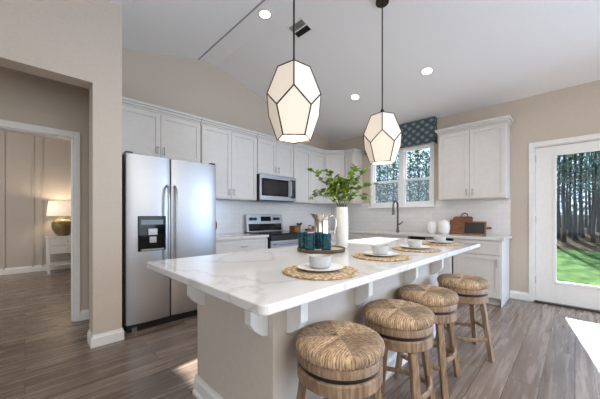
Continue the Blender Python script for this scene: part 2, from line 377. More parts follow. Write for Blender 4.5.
m.box(BX1 - .012, YF, 0, BX1, YF + .12, BZ).box(BX0, YF, 0, BX0 + .012, YF + .12, BZ).box(BX0, YF, BZ - .012, BX1, YF + .12, BZ)
struct(m, 'trim_3', 'trim', bevel=.004)
m = MB(); y1, y0 = DY1 + .055, DY0 - .055
m.box(XW - .018, DY1, 0, XW, y1, DZ + .06).box(XW - .018, y0, 0, XW, DY0, DZ + .06).box(XW - .018, DY0, DZ, XW, DY1, DZ + .06)
m.box(XW, DY1 - .012, 0, XW + .15, DY1, DZ).box(XW, DY0, 0, XW + .15, DY0 + .012, DZ).box(XW, DY0, DZ - .012, XW + .15, DY1, DZ)
struct(m, 'trim_4', 'trim', bevel=.004)
# glazed patio door
d = thing('door_1', 'white patio door with one tall glass pane looking onto the lawn', 'door', (XW + .03, 0, 0)); d['kind'] = 'structure'
a0, a1, g0, g1, gz0, gz1 = DY0 + .014, DY1 - .014, -.36, .185, .30, 2.0
m = MB(); m.box(0, g1, .02, .045, a1, DZ - .016).box(0, a0, .02, .045, g0, DZ - .016).box(0, g0, .02, .045, g1, gz0).box(0, g0, gz1, .045, g1, DZ - .016)
m.build('door_leaf', 'trim', d, bevel=.002)
m = MB()
for s_ in (-.008, .04):
    m.box(s_, g1 - .01, gz0 - .02, s_ + .014, g1 + .022, gz1 + .02).box(s_, g0 - .022, gz0 - .02, s_ + .014, g0 + .01, gz1 + .02).box(s_, g0, gz0 - .022, s_ + .014, g1, gz0 + .01).box(s_, g0, gz1 - .01, s_ + .014, g1, gz1 + .022)
m.build('glazing_bead', 'trim', d, bevel=.003)
MB().box(.02, g0, gz0, .026, g1, gz1).build('pane', 'glass', d)
for z in (.25, 1.08, 1.92): MB().box(-.012, a1 - .006, z, .004, a1 + .012, z + .1).build('hinge', 'nickel', d, bevel=.002)
m = MB(); m.tube([(0, a0 + .06, 1.0), (-.05, a0 + .06, 1.0)], .012).tube([(-.05, a0 + .06, 1.0), (-.05, a0 + .17, 1.0)], .009); m.build('handle', 'nickel', d)
m = MB(); m.box(XW - .03, DY0, 0, XW + .16, DY1, .02); struct(m, 'trim_5', N('bronze_threshold', (70, 64, 58), (58, 52, 48), .4, .6))

# window: two double-hung units side by side
wn = thing('window_1', 'white double-hung twin window over the sink counter', 'window', (XW - .008, 0, 0)); wn['kind'] = 'structure'
m = MB(); f = .05; mid = 2.285
for y0, y1, z0, z1 in ((WY0, WY1, WZ0, WZ0 + f), (WY0, WY1, WZ1 - f, WZ1), (WY0, WY0 + f, WZ0 + f, WZ1 - f), (WY1 - f, WY1, WZ0 + f, WZ1 - f), (mid - .04, mid + .04, WZ0 + f, WZ1 - f)): m.box(0, y0, z0, .1, y1, z1)
m.build('window_frame', 'vinyl', wn, bevel=.003)
zr = 1.845
for k, (ya, yb) in enumerate(((WY0 + f, mid - .04), (mid + .04, WY1 - f))):
    for nm, xo, za, zb in (('lower_sash', .015, WZ0 + f, zr + .02), ('upper_sash', .05, zr - .02, WZ1 - f)):
        t = .032; b = MB(); b.box(xo, ya, za, xo + .03, ya + t, zb).box(xo, yb - t, za, xo + .03, yb, zb).box(xo, ya + t, za, xo + .03, yb - t, za + t).box(xo, ya + t, zb - t, xo + .03, yb - t, zb)
        sa = b.build(nm, 'vinyl', wn, bevel=.002)
        MB().box(xo + .013, ya + t, za + t, xo + .017, yb - t, zb - t).build('pane', 'glass', sa)
    MB().box(.088, ya, WZ0 + f, .09, yb, zr).build('insect_screen', 'screen', wn)
MB().box(-.055, WY0 - .03, WZ0 - .025, .03, WY1 + .03, WZ0).build('window_sill', 'vinyl', wn, bevel=.004)
# daylight opening past the door, outside the picture
m = MB()
for y0, y1, z0, z1 in ((-3.5, -1.3, .3, .36), (-3.5, -1.3, 2.24, 2.3), (-3.5, -3.44, .3, 2.3), (-1.36, -1.3, .3, 2.3), (-2.43, -2.37, .3, 2.3)): m.box(XW + .03, y0, z0, XW + .1, y1, z1)
struct(m, 'window_2', 'trim')

# backsplash
m = MB(); m.box(1.70, YF - .008, .9, XW, YF, 1.44)
m.box(XW - .008, .66, .9, XW, WY0 - .03, 1.44).box(XW - .008, WY0 - .03, .9, XW, WY1 + .03, WZ0 - .025).box(XW - .008, WY1 + .03, .9, XW, YF - .008, 1.44)
bs = struct(m, 'wall_backsplash', 'tile')

# ------------------------------------------------------------------ cabinets
def shaker(mb, x0, x1, z0, z1, y=-.02, rail=.055, t=.02):
    mb.box(x0, y, z0, x0 + rail, y + t, z1).box(x1 - rail, y, z0, x1, y + t, z1).box(x0 + rail, y, z0, x1 - rail, y + t, z0 + rail).box(x0 + rail, y, z1 - rail, x1 - rail, y + t, z1)
    mb.box(x0 + rail, y + .009, z0 + rail, x1 - rail, y + t, z1 - rail); return mb
def pull(x, z, parent, vert=True, L=.10, y=-.02):
    b = MB()
    if vert:
        b.tube([(x, y - .028, z - L / 2), (x, y - .028, z + L / 2)], .0055, 8); b.tube([(x, y, z - L * .33), (x, y - .028, z - L * .33)], .005, 8); b.tube([(x, y, z + L * .33), (x, y - .028, z + L * .33)], .005, 8)
    else:
        b.tube([(x - L / 2, y - .028, z), (x + L / 2, y - .028, z)], .0055, 8); b.tube([(x - L * .33, y, z), (x - L * .33, y - .028, z)], .005, 8); b.tube([(x + L * .33, y, z), (x + L * .33, y - .028, z)], .005, 8)
    b.build('handle', 'nickel', parent, smooth=True)
def crown(x0, x1, z, d, parent, ends=(0, 0)):
    b = MB(); e0, e1 = ends
    for h, o in ((.0, .008), (.022, .022), (.05, .042)):
        b.box(x0 - e0 * o, -o, z + h, x1 + e1 * o, d, z + h + (.022 if h == 0 else .03))
    b.build('crown', 'cab', parent, bevel=.004)
def upper(label, loc, rz, W, z0, z1, doors, depth=.33, ends=(0, 0), pulls=True, with_crown=True):
    c = thing('upper_cabinet', label, 'cabinet', (loc[0], loc[1], z0), rz, 'white upper cabinets')
    h = z1 - z0
    MB().box(.001, 0, 0, W - .001, depth - .003, h).build('body', 'cab', c, bevel=.001)
    n = doors; g = .004; dw = (W - .012) / n
    for i in range(n):
        x0 = .006 + i * dw + g / 2; x1 = x0 + dw - g
        dr = shaker(MB(), x0, x1, .012, h - .012, rail=min(.055, dw * .25)).build('door', 'cab', c, bevel=.0015)
        if pulls:
            px = (x1 - .035 if i == 0 else x0 + .035) if n == 2 else x1 - .035
            pull(px, .10, dr)
    if with_crown: crown(0, W, h, depth - .003, c, ends)
    return c
U0, U1, YU = 1.43, 2.44, 3.62
upper('wide white upper cabinet with two short doors above the refrigerator', (.665, YU), 0, 1.03, 1.88, U1, 2)
upper('tall white two-door upper cabinet between refrigerator and microwave', (1.70, YU), 0, .93, U0, U1, 2)
upper('short white two-door upper cabinet directly above the microwave', (2.635, YU), 0, .80, 1.86, U1, 2)
upper('white two-door upper cabinet just right of the microwave', (3.44, YU), 0, .90, U0, U1, 2)
c = upper('angled single-door white upper cabinet filling the corner of the kitchen', (4.345, YU), R(-45), .40, U0, U1, 1, depth=.02)
MB().prism([(0, .0), (.40, 0), (.40 + .23 - .004, .23), (.202, .66 - .01), (-.225, .225)], (0, U1 - U0), 'z').build('corner_carcass', 'cab', c)
upper('narrow white upper cabinet between corner cabinet and window', (XW - .33, 3.333), R(-90), .215, U0, U1, 1, ends=(0, 1), pulls=False)
upper('white two-door upper cabinet between window and patio door', (XW - .33, 1.53), R(-90), .87, U0, U1 + .02, 2, ends=(1, 1))

def base(label, loc, rz, W, spec, depth=.60, ends=(0, 0), h=.86):
    """spec: list of columns (width share, has drawer); each column is a drawer over a door"""
    c = thing('base_cabinet', label, 'cabinet', (loc[0], loc[1], 0), rz, 'white base cabinets')
    b = MB(); b.box(.001, 0, .1, W - .001, depth, h); b.box(.001, .07, 0, W - .001, depth, .1); b.build('body', 'cab', c, bevel=.001)
    x = .006; tot = sum(s[0] for s in spec)
    for s in spec:
        cw = (W - .012) * s[0] / tot; x0, x1 = x + .003, x + cw - .003; x += cw
        if s[1] == 'drawer':
            dr = shaker(MB(), x0, x1, h - .19, h - .025, rail=.035).build('drawer', 'cab', c, bevel=.0015); pull((x0 + x1) / 2, h - .105, dr, False, .11)
            top = h - .20
        else: top = h - .025
        nd = s[2]; dw = (x1 - x0) / nd
        for i in range(nd):
            q0 = x0 + i * dw + (.002 if i else 0); q1 = x0 + (i + 1) * dw - (.002 if i < nd - 1 else 0)
            dr = shaker(MB(), q0, q1, .11, top).build('door', 'cab', c, bevel=.0015)
            pull(q1 - .035 if (i == 0 and nd == 2) or nd == 1 else q0 + .035, top - .09, dr)
    return c
YB = 3.28; XB = 4.34
base('white base cabinet between refrigerator and range', (1.72, YB), 0, .865, [(1, 'drawer', 2)], depth=.66)
base('white base cabinet right of the range towards the corner', (3.415, YB), 0, .92, [(1, 'drawer', 2)], depth=.66)
base('white base cabinet under the faucet and window', (XB, 3.27), R(-90), 1.38, [(1, 'drawer', 1), (1.6, 'door', 2)])
cb_ = base('white base cabinet at the end of the counter by the patio door', (XB, 1.235), R(-90), .565, [(1, 'drawer', 1)])
MB().box(.56, 0, 0, .567, .60, .86).build('end_panel', 'cab', cb_)

# continuous worktops
def slab(mb, poly, z0, z1): return mb.prism(poly, (z0, z1), 'z')
tag(slab(MB(), [(1.70, YB - .035), (2.59, YB - .035), (2.59, YF - .01), (1.70, YF - .01)], .862, .90).build('worktop', 'marble', bevel=.004), 'short white quartz worktop between refrigerator and range', 'worktop')
tag(slab(MB(), [(3.41, YB - .035), (XB - .03, YB - .035), (XB - .03, .635), (XW - .01, .635), (XW - .01, YF - .01), (3.41, YF - .01)], .862, .90).build('worktop', 'marble', bevel=.004),
    'long white quartz worktop running round the corner under the window', 'worktop')

# dishwasher
dw = thing('dishwasher', 'stainless steel dishwasher with black control strip under the window counter', 'dishwasher', (XB, 1.855, 0), R(-90))
MB().box(.002, .01, .09, .608, .58, .858).build('body', 'black', dw)
MB().box(.004, -.02, .09, .606, .01, .79).build('door', N('satin_stainless_steel', (232, 232, 232), (226, 226, 227), .5, .25), dw, bevel=.004)
b_ = MB().box(.004, -.022, .795, .606, .01, .856).build('control_panel', 'blackglass', dw, bevel=.003)
MB().box(.24, -.0235, .80, .40, -.0215, .85).build('display', 'nickel', b_)
MB().box(.004, .05, 0, .606, .1, .09).build('kick_plate', 'black', dw)
MB().tube([(.06, -.06, .74), (.55, -.06, .74)], .01).tube([(.09, -.02, .74), (.09, -.06, .74)], .007).tube([(.52, -.02, .74), (.52, -.06, .74)], .007).build('handle', 'steel', dw, smooth=True)

# ------------------------------------------------------------------ refrigerator
fr = thing('refrigerator', 'stainless side-by-side refrigerator with black water dispenser', 'refrigerator', (.705, 3.165, 0))
FW, FH, FS = .985, 1.815, .435
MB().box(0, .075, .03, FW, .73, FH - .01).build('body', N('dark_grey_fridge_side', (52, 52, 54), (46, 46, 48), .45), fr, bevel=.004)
def fdoor(x0, x1):
    b = MB(); n = 14; w_ = x1 - x0
    top = [(x0 + w_ * i / n, .006 - .022 * math.sin(math.pi * i / n) ** .6) for i in range(n + 1)]
    b.prism(top + [(x1, .068), (x0, .068)], (.075, FH), 'z'); return b
dl = fdoor(0.004, FS - .004).build('freezer_door', 'steel', fr, smooth=True, bevel=.006)
dr_ = fdoor(FS + .004, FW - .004).build('refrigerator_door', 'steel', fr, smooth=True, bevel=.006)
for x, p in ((FS - .04, dl), (FS + .04, dr_)):
    MB().tube([(x, -.01, .52), (x, -.05, .55), (x, -.065, .65), (x, -.068, 1.0), (x, -.065, 1.38), (x, -.05, 1.48), (x, -.01, 1.51)], .013, 10).build('handle', 'steel', p, smooth=True)
ds = MB().box(.108, -.024, .815, .378, .0, 1.18).build('water_dispenser', 'blackglass', dl, bevel=.006)
m = MB(); m.box(.135, -.0275, 1.09, .35, -.0235, 1.14); m.build('dispenser_controls', 'display', dl)
m = MB(); m.box(.20, -.035, .98, .29, -.02, 1.05).box(.21, -.04, .90, .28, -.022, .965); m.build('dispenser_paddle', 'nickel', dl, bevel=.003)
MB().box(.13, -.045, .822, .355, -.02, .838).build('drip_tray', 'nickel', dl, bevel=.002)
MB().box(.02, .02, .0, FW - .02, .07, .07).build('toe_grille', 'black', fr)
for x in (.06, FW - .1): MB().box(x, .0, .0, x + .045, .06, .045).build('foot', 'nickel', fr)
for x in (.01, FW - .07): MB().box(x, .01, FH, x + .06, .08, FH + .018).build('hinge_cover', 'black', fr)

# ------------------------------------------------------------------ range and microwave
rg = thing('range', 'stainless electric range with black glass cooktop and raised control panel', 'range', (2.60, 3.22, 0))
W_ = .80
MB().box(.004, .03, .02, W_ - .004, .70, .895).build('body', 'black', rg)
MB().box(.0, -.005, .893, W_, .64, .912).build('cooktop', 'blackglass', rg, bevel=.003)
brm = N('burner_ring_grey', (70, 70, 72), (64, 64, 66), .3)
for x, y, r in ((.22, .17, .1), (.58, .17, .08), (.22, .46, .08), (.58, .46, .1)): MB().lathe([(r - .004, .9125), (r, .9125), (r, .9135), (r - .004, .9135), (r - .004, .9125)], 28, (x, y, 0), cap=False).build('burner_ring', brm, rg)
bgd = MB().prism([(.62, .912), (.705, .912), (.705, 1.205), (.655, 1.205)], (.003, W_ - .003), 'x').build('backguard', 'steel', rg, bevel=.004)
q = Matrix.Rotation(math.atan2(.035, .293), 4, 'X')
def onguard(mb, x0, x1, z0, z1, t=.004):
    for xx0, xx1, zz0, zz1 in [(x0, x1, z0, z1)]:
        y = lambda z: .62 + (z - .912) * .035 / .293
        mb.b.verts.ensure_lookup_table()
        V = [mb.b.verts.new(p) for p in ((xx0, y(zz0) - t, zz0), (xx1, y(zz0) - t, zz0), (xx1, y(zz1) - t, zz1), (xx0, y(zz1) - t, zz1), (xx0, y(zz0) + .01, zz0), (xx1, y(zz0) + .01, zz0), (xx1, y(zz1) + .01, zz1), (xx0, y(zz1) + .01, zz1))]
        for f_ in ((0, 1, 2, 3), (7, 6, 5, 4), (0, 4, 5, 1), (1, 5, 6, 2), (2, 6, 7, 3), (3, 7, 4, 0)): mb.b.faces.new([V[i] for i in f_])
    return mb
onguard(MB(), .04, W_ - .04, .925, 1.045).build('lower_panel', 'blackglass', bgd)
onguard(MB(), .30, .52, 1.09, 1.17).build('display', 'blackglass', bgd)
for x in (.09, .17, .60, .68):
    b = MB().tube([(x, .61, 1.13), (x, .655, 1.13)], .026, 16); b.build('knob', 'black', bgd, smooth=True)
od = MB().box(.01, .0, .19, W_ - .01, .035, .80).build('oven_door', 'steel', rg, bevel=.004)
MB().box(.10, -.003, .32, W_ - .10, .01, .66).build('oven_window', 'blackglass', od)
MB().tube([(.05, -.055, .755), (W_ - .05, -.055, .755)], .013).tube([(.08, 0, .755), (.08, -.055, .755)], .009).tube([(W_ - .08, 0, .755), (W_ - .08, -.055, .755)], .009).build('handle', 'steel', od, smooth=True)
MB().box(.01, -.002, .805, W_ - .01, .03, .89).build('front_rail', 'black', rg, bevel=.003)
MB().box(.01, .0, .03, W_ - .01, .035, .18).build('storage_drawer', 'steel', rg, bevel=.004)

mw = thing('microwave', 'stainless over-the-range microwave with black glass door', 'microwave', (2.638, 3.53, 1.44))
MW, MH = .794, .415
MB().box(0, .03, .0, MW, .40, MH).build('body', 'black', mw, bevel=.003)
mf = MB().box(.0, .0, .0, MW, .03, MH).build('front_frame', 'steel', mw, bevel=.004)
MB().box(.03, -.006, .07, .60, .004, .35).build('door_window', 'blackglass', mf)
MB().box(.065, -.008, .105, .565, .0, .315).build('inner_window', N('smoked_window', (44, 44, 46), (38, 38, 40), .15), mf)
MB().box(.665, -.004, .05, MW - .02, .004, .37).build('keypad', 'blackglass', mf)
MB().tube([(.635, .0, .07), (.635, -.045, .09), (.635, -.045, .33), (.635, .0, .35)], .012).build('handle', 'steel', mf, smooth=True)
MB().box(.02, .04, -.012, MW - .02, .37, .0).build('vent_hood', 'black', mw)

# ------------------------------------------------------------------ island
IX0, IX1, IY0, IY1, IZ = .52, 3.31, .682, 1.86, .90
BX0i, BX1i, BY0i, BY1i = .81, 2.98, .985, 1.775
isl = thing('kitchen_island', 'long beige kitchen island with white quartz top and overhang brackets', 'kitchen island')
MB().box(BX0i, BY0i, 0, BX1i, BY1i, .8655).build('island_body', 'panel', isl, bevel=.002)
b = MB(); r_ = .03; pts = []
for cx_, cy_, a0_ in ((IX0 + r_, IY0 + r_, 180), (IX1 - r_, IY0 + r_, 270), (IX1 - r_, IY1 - r_, 0), (IX0 + r_, IY1 - r_, 90)):
    for k in range(6): a = R(a0_ + 18 * k); pts.append((cx_ + r_ * math.cos(a), cy_ + r_ * math.sin(a)))
slab(b, pts, .8655, IZ).build('island_worktop', 'marble', isl, bevel=.004)
def board(mb, x0, y0, x1, y1, nx, ny, h=.115):
    prof = [(0, 0), (.028, 0), (.028, .022), (.017, .03), (.017, h * .8), (.008, h), (0, h)]
    return prof
def basebd(parent, p0, p1, nrm):
    p0, p1, nrm = Vector(p0 + (0,)), Vector(p1 + (0,)), Vector(nrm + (0,)); h = .125
    prof = [(0, 0), (.026, 0), (.026, .02), (.016, .032), (.016, h * .76), (.007, h * .9), (.006, h), (0, h)]
    b = MB(); A = [b.b.verts.new(p0 + nrm * a + Vector((0, 0, z))) for a, z in prof]; B = [b.b.verts.new(p1 + nrm * a + Vector((0, 0, z))) for a, z in prof]
    b.b.faces.new(A); b.b.faces.new(B[::-1]); n = len(prof)
    for i in range(n): b.b.faces.new((A[i], B[i], B[(i + 1) % n], A[(i + 1) % n]))
    b.build('base_molding', 'trim', parent)
basebd(isl, (BX0i, BY0i - .026), (BX0i, BY1i + .016), (-1, 0)); basebd(isl, (BX0i - .026, BY0i), (BX1i + .026, BY0i), (0, -1)); basebd(isl, (BX1i, BY0i), (BX1i, BY1i), (1, 0))
# overhang brackets: flat-faced corbels
cor = [(0, .865), (0, .615), (.03, .622), (.075, .655), (.1, .69), (.1, .865)]
for x in (.915, 1.50, 2.20, 2.80):
    b = MB().prism([(BY0i - a, z) for a, z in cor], (x - .024, x + .024), 'x'); b.build('bracket', 'trim', isl, bevel=.003)
for y in (1.045, 1.68):
    b = MB().prism([(BX0i - a, z) for a, z in cor], (y - .024, y + .024), 'y'); b.build('bracket', 'trim', isl, bevel=.003)
for y in (1.07, 1.74):
    b = MB().prism([(BX1i + a, z) for a, z in cor], (y - .024, y + .024), 'y'); b.build('bracket', 'trim', isl, bevel=.003)

# ------------------------------------------------------------------ stools
def arc(r, a0, a1, z, n=14): return [(r * math.cos(R(a0 + (a1 - a0) * i / n)), r * math.sin(R(a0 + (a1 - a0) * i / n)), z) for i in range(n + 1)]
def make_stool():
    t = thing('bar_stool', 'stool', 'stool', group='round rush-seat counter stools')
    S = .205
    # rush seat with a softly dished, lumpy top
    b = MB(); seg = 96; prof = []
    for r, z in [(0, .634), (.03, .633), (.07, .636), (.11, .639), (.145, .641), (.172, .638), (.189, .630), (.197, .617), (.199, .603), (.197, .589), (.191, .580), (.176, .577), (0, .577)]: prof.append((r, z))
    rings = []
    for j, (r, z) in enumerate(prof):
        ring = []
        for i in range(seg):
            a = 2 * math.pi * i / seg
            d = 0
            if .02 < r < .185 and z > .62:
                # shallow valleys along the diagonals where the four woven quarters meet
                q = abs(((math.degrees(a) - 45) % 90) - 45) / 45; v = 1 - q
                d = -.007 * math.exp(-((1 - v) * r / .05 * 4) ** 2 * 0.5) if v > .5 else 0
                d += .003 * (math.sin(7 * a + 1) * .5)
            rr = r + (.0022 * math.cos(48 * a) if r > .185 else 0)
            ring.append(b.b.verts.new((rr * math.cos(a), rr * math.sin(a), z + d)))
        rings.append(ring)
    for A, B in zip(rings, rings[1:]):
        for i in range(seg): b.b.faces.new((A[i], A[(i + 1) % seg], B[(i + 1) % seg], B[i]))
    bmesh.ops.remove_doubles(b.b, verts=b.b.verts, dist=1e-4)
    b.build('seat', 'rush', t, smooth=True)
    MB().lathe([(.0, .535), (.184, .535), (.190, .54), (.190, .573), (.186, .578), (0, .578)], 48).build('seat_ring', 'stoolwood', t, smooth=True)
    MB().lathe([(0, .515), (.174, .515), (.179, .518), (.179, .533), (.174, .536), (0, .536)], 40).build('swivel_plate', 'black', t, smooth=True)
    MB().lathe([(.135, .46), (.185, .46), (.191, .465), (.191, .511), (.185, .516), (.135, .516), (.135, .46)], 48, cap=False).build('apron_ring', 'stoolwood', t, smooth=True)
    for k in range(4):
        a = R(45 + 90 * k); ca, sa = math.cos(a), math.sin(a)
        b = MB(); r0, r1 = .156, .228; hw0, hw1 = .021, .019
        V = []
        for r, z, w_ in ((r1, 0, hw1), (r0, .49, hw0)):
            for dx, dy in ((-1, -1), (1, -1), (1, 1), (-1, 1)): V.append(b.b.verts.new((r * ca + dx * w_ * .85 * ca - dy * w_ * sa, r * sa + dx * w_ * .85 * sa + dy * w_ * ca, z)))
        for f_ in ((3, 2, 1, 0), (4, 5, 6, 7), (0, 1, 5, 4), (1, 2, 6, 5), (2, 3, 7, 6), (3, 0, 4, 7)): b.b.faces.new([V[i] for i in f_])
        b.build('leg', 'stoolwood', t, bevel=.004)
    for k in range(4):
        z = .17 if k % 2 else .215
        rr = .230 - .073 * z / .47
        a0 = R(45 + 90 * k); a1 = R(135 + 90 * k)
        P0 = Vector((rr * math.cos(a0), rr * math.sin(a0), z)); P1 = Vector((rr * math.cos(a1), rr * math.sin(a1), z)); am = (a0 + a1) / 2
        pts = []
        for i in range(11):
            u = i / 10; p = P0.lerp(P1, u); bow = .034 * math.sin(math.pi * u); pts.append((p.x + bow * math.cos(am), p.y + bow * math.sin(am), z))
        MB().tube(pts, .0125, 8, flat=1.25).build('stretcher', 'stoolwood', t, smooth=True)
    return t
proto = make_stool()
stools = [(1.015, .762, 3, 'woven rush stool nearest the camera at the island corner'),
          (1.56, .742, 8, 'second woven rush stool from the near end of the island'),
          (2.085, .765, 2, 'third woven rush stool from the near end of the island'),
          (2.72, .70, 33, 'farthest woven rush stool at the far end of the island')]
for i, (x, y, a, lab) in enumerate(stools):
    s_ = proto if i == 0 else copy_tree(proto)
    s_.location = (x, y, 0); s_.rotation_euler = (0, 0, R(a)); s_['label'] = lab
    [c_ for c_ in s_.children if c_.name.startswith('seat') and not c_.name.startswith('seat_ring')][0].rotation_euler = (0, 0, R(8 - a))

# ------------------------------------------------------------------ pendants
def make_pendant(rod_top):
    t = thing('pendant_light', 'pendant', 'pendant lamp', group='faceted pendant lights over the island')
    def ring(r, z, off): return [Vector((r * math.cos(R(72 * k + off)), r * math.sin(R(72 * k + off)), z)) for k in range(5)]
    A = ring(.116, 2.21, 0); Hh = ring(.192, 2.012, 0); Lw = ring(.190, 1.903, 36); B = ring(.124, 1.722, 36)
    b = MB()
    for k in range(5):
        k1 = (k + 1) % 5
        b.poly([A[k], Hh[k], Lw[k], Hh[k1], A[k1]])
        b.poly([Lw[k], Hh[k1], Lw[k1], B[k1], B[k]])
    bmesh.ops.remove_doubles(b.b, verts=b.b.verts, dist=1e-4)
    sh = b.build('shade', 'shade', t)
    so = sh.modifiers.new('solid', 'SOLIDIFY'); so.thickness = .003
    b = MB(); b.poly([Vector((v.x * .93, v.y * .93, 1.733)) for v in B]); df = b.build('diffuser', 'diffuser', t); so = df.modifiers.new('solid', 'SOLIDIFY'); so.thickness = .003
    b = MB(); r = .0048
    for k in range(5):
        k1 = (k + 1) % 5
        for p, q in ((A[k], A[k1]), (A[k], Hh[k]), (Hh[k], Lw[k]), (Lw[k], Hh[k1]), (Lw[k], B[k]), (B[k], B[k1])):
            b.tube([p * 1.0, q], r, 6)
    b.build('shade_frame', 'bronze', t)
    b = MB()
    for k in range(5): b.tube([(0, 0, 2.235), A[k]], .003, 6)
    b.lathe([(0, 2.225), (.018, 2.225), (.018, 2.262), (.008, 2.28), (0, 2.28)], 16)
    b.build('spider', 'bronze', t)
    MB().tube([(0, 0, 2.26), (0, 0, rod_top)], .0065, 8).build('rod', 'bronze', t, smooth=True)
    MB().lathe([(0, 0), (.062, 0), (.066, .006), (.066, .03), (0, .03)], 28, (0, 0, rod_top - .02)).build('canopy', 'bronze', t, smooth=True)
    MB().lathe([(0, 1.9), (.02, 1.905), (.032, 1.93), (.03, 1.96), (.016, 2.0), (.016, 2.03), (0, 2.03)], 16).build('bulb', 'can', t, smooth=True)
    MB().tube([(0, 0, 2.02), (0, 0, 2.24)], .012, 10).build('lamp_holder', 'bronze', t)
    return t
for x, y, lab in ((1.335, 1.395, 'faceted white glass pendant light nearer the camera'), (2.595, 1.40, 'faceted white glass pendant light farther away, in front of the window')):
    p = make_pendant(zc(x)); p.location = (x, y, 0); p.rotation_euler = (0, 0, math.atan2(-y, -x)); p['label'] = lab
    ld = bpy.data.lights.new('pendant_glow', 'POINT'); ld.energy = 9; ld.color = (1, .86, .7); ld.shadow_soft_size = .08
    lo = bpy.data.objects.new('pendant_glow', ld); C.objects.link(lo); lo.location = (x, y, 1.62)

# downlights and ceiling vent follow the slope
for x, y, lab in ((1.95, 2.52, 'round recessed ceiling light beside the ridge line'), (3.785, 2.52, 'round recessed ceiling light between the two pendants'), (3.785, 1.393, 'round recessed ceiling light right of the far pendant')):
    t = thing('recessed_light', lab, 'ceiling light', (x, y, zc(x)), 0, 'recessed ceiling lights')
    sl = math.atan(.2296) if x > 2.085 else 0
    t.rotation_euler = (0, sl, 0)
    MB().lathe([(.062, -.004), (.088, -.004), (.092, .0), (.092, .004), (.062, .004), (.062, -.004)], 32, cap=False).build('trim_ring', 'trim', t, smooth=True)
    MB().lathe([(0, -.003), (.062, -.003), (.062, .003), (0, .003)], 32).build('lens', 'can', t)
    ld = bpy.data.lights.new('downlight', 'SPOT'); ld.energy = 30; ld.spot_size = R(120); ld.spot_blend = .8; ld.color = (1, .93, .84); ld.shadow_soft_size = .06
    lo = bpy.data.objects.new('downlight', ld); C.objects.link(lo); lo.location = (x, y, zc(x) - .03)
vt = thing('ceiling_vent', 'small rectangular ceiling vent with dark slats beside the near pendant rod', 'vent', (2.345, 2.345, zc(2.345)))
vt.rotation_euler = (0, math.atan(.2296), 0)
b = MB(); b.box(-.10, -.125, -.006, .10, -.11, .004).box(-.10, .11, -.006, .10, .125, .004).box(-.10, -.125, -.006, -.085, .125, .004).box(.085, -.125, -.006, .10, .125, .004).box(-.008, -.125, -.006, .008, .125, .004); b.build('frame', 'trim', vt)
MB().box(-.085, -.11, -.001, .085, .11, .003).build('backing', 'black', vt)
for k, mm in ((0, 'nickel'), (1, 'black')):
    b = MB()
    for i in range(5):
        x = (-.078 if k == 0 else .014) + i * .015; b.box(x, -.11, -.005, x + .004 + (.007 if k == 0 else 0), .11, .0)
    b.build('slats', mm, vt)

# ------------------------------------------------------------------ valance
m = MB(); vy0, vy1, vz0, vz1, vx = 1.655, 2.985, 2.415, 2.845, XW - .13
va = thing('window_valance', 'slate blue patterned fabric valance over the kitchen window', 'valance', (XW, 0, 0))
MB().box(-.13, vy0, vz0, -.115, vy1, vz1).box(-.115, vy0, vz0, -.001, vy0 + .015, vz1).box(-.115, vy1 - .015, vz0, -.001, vy1, vz1).build('fabric_face', 'damask', va, bevel=.003)
MB().box(-.115, vy0 + .015, vz1 - .02, -.001, vy1 - .015, vz1 - .002).build('mounting_board', 'trim', va)

# ------------------------------------------------------------------ place settings on the island
def setting(i, x, y, where):
    pm = MB(); pr = [(0, 0), (.16, 0), (.185, .0), (.191, .004), (.188, .009), (.178, .010), (.172, .008), (.166, .010), (.12, .009), (0, .009)]
    n = 72
    pm.lathe(pr, n)
    for v in pm.b.verts:
        r = math.hypot(v.co.x, v.co.y)
        if r > .17:
            a = math.atan2(v.co.y, v.co.x); k = 1 + .012 * math.cos(24 * a); v.co.x *= k; v.co.y *= k
    p = pm.build('placemat', 'weave', smooth=True); p.location = (x, y, IZ); tag(p, 'round woven seagrass placemat ' + where, 'placemat', 'placemats on the island')
    pl = MB().lathe([(0, .0), (.068, .0), (.082, .004), (.116, .014), (.118, .016), (.114, .017), (.080, .009), (.066, .006), (0, .006)], 48).build('plate', 'white', smooth=True)
    pl.location = (x + .01, y + .01, IZ + .010); tag(pl, 'round white dinner plate ' + where, 'plate', 'plates on the placemats')
    bw = MB().lathe([(0, 0), (.040, 0), (.046, .004), (.052, .014), (.056, .032), (.0585, .060), (.056, .062), (.053, .058), (.050, .03), (.044, .014), (0, .01)], 40).build('bowl', 'greyceramic', smooth=True)
    bw.location = (x + .02, y + .02, IZ + .0165); tag(bw, 'small pale grey bowl on the plate ' + where, 'bowl', 'bowls on the plates')
for i, (x, y, wh) in enumerate(((1.05, .905, 'before the stool nearest the camera'), (1.72, .935, 'before the second stool from the camera'), (2.31, .94, 'before the third stool from the camera'), (2.95, .95, 'before the farthest stool'))): setting(i, x, y, wh)

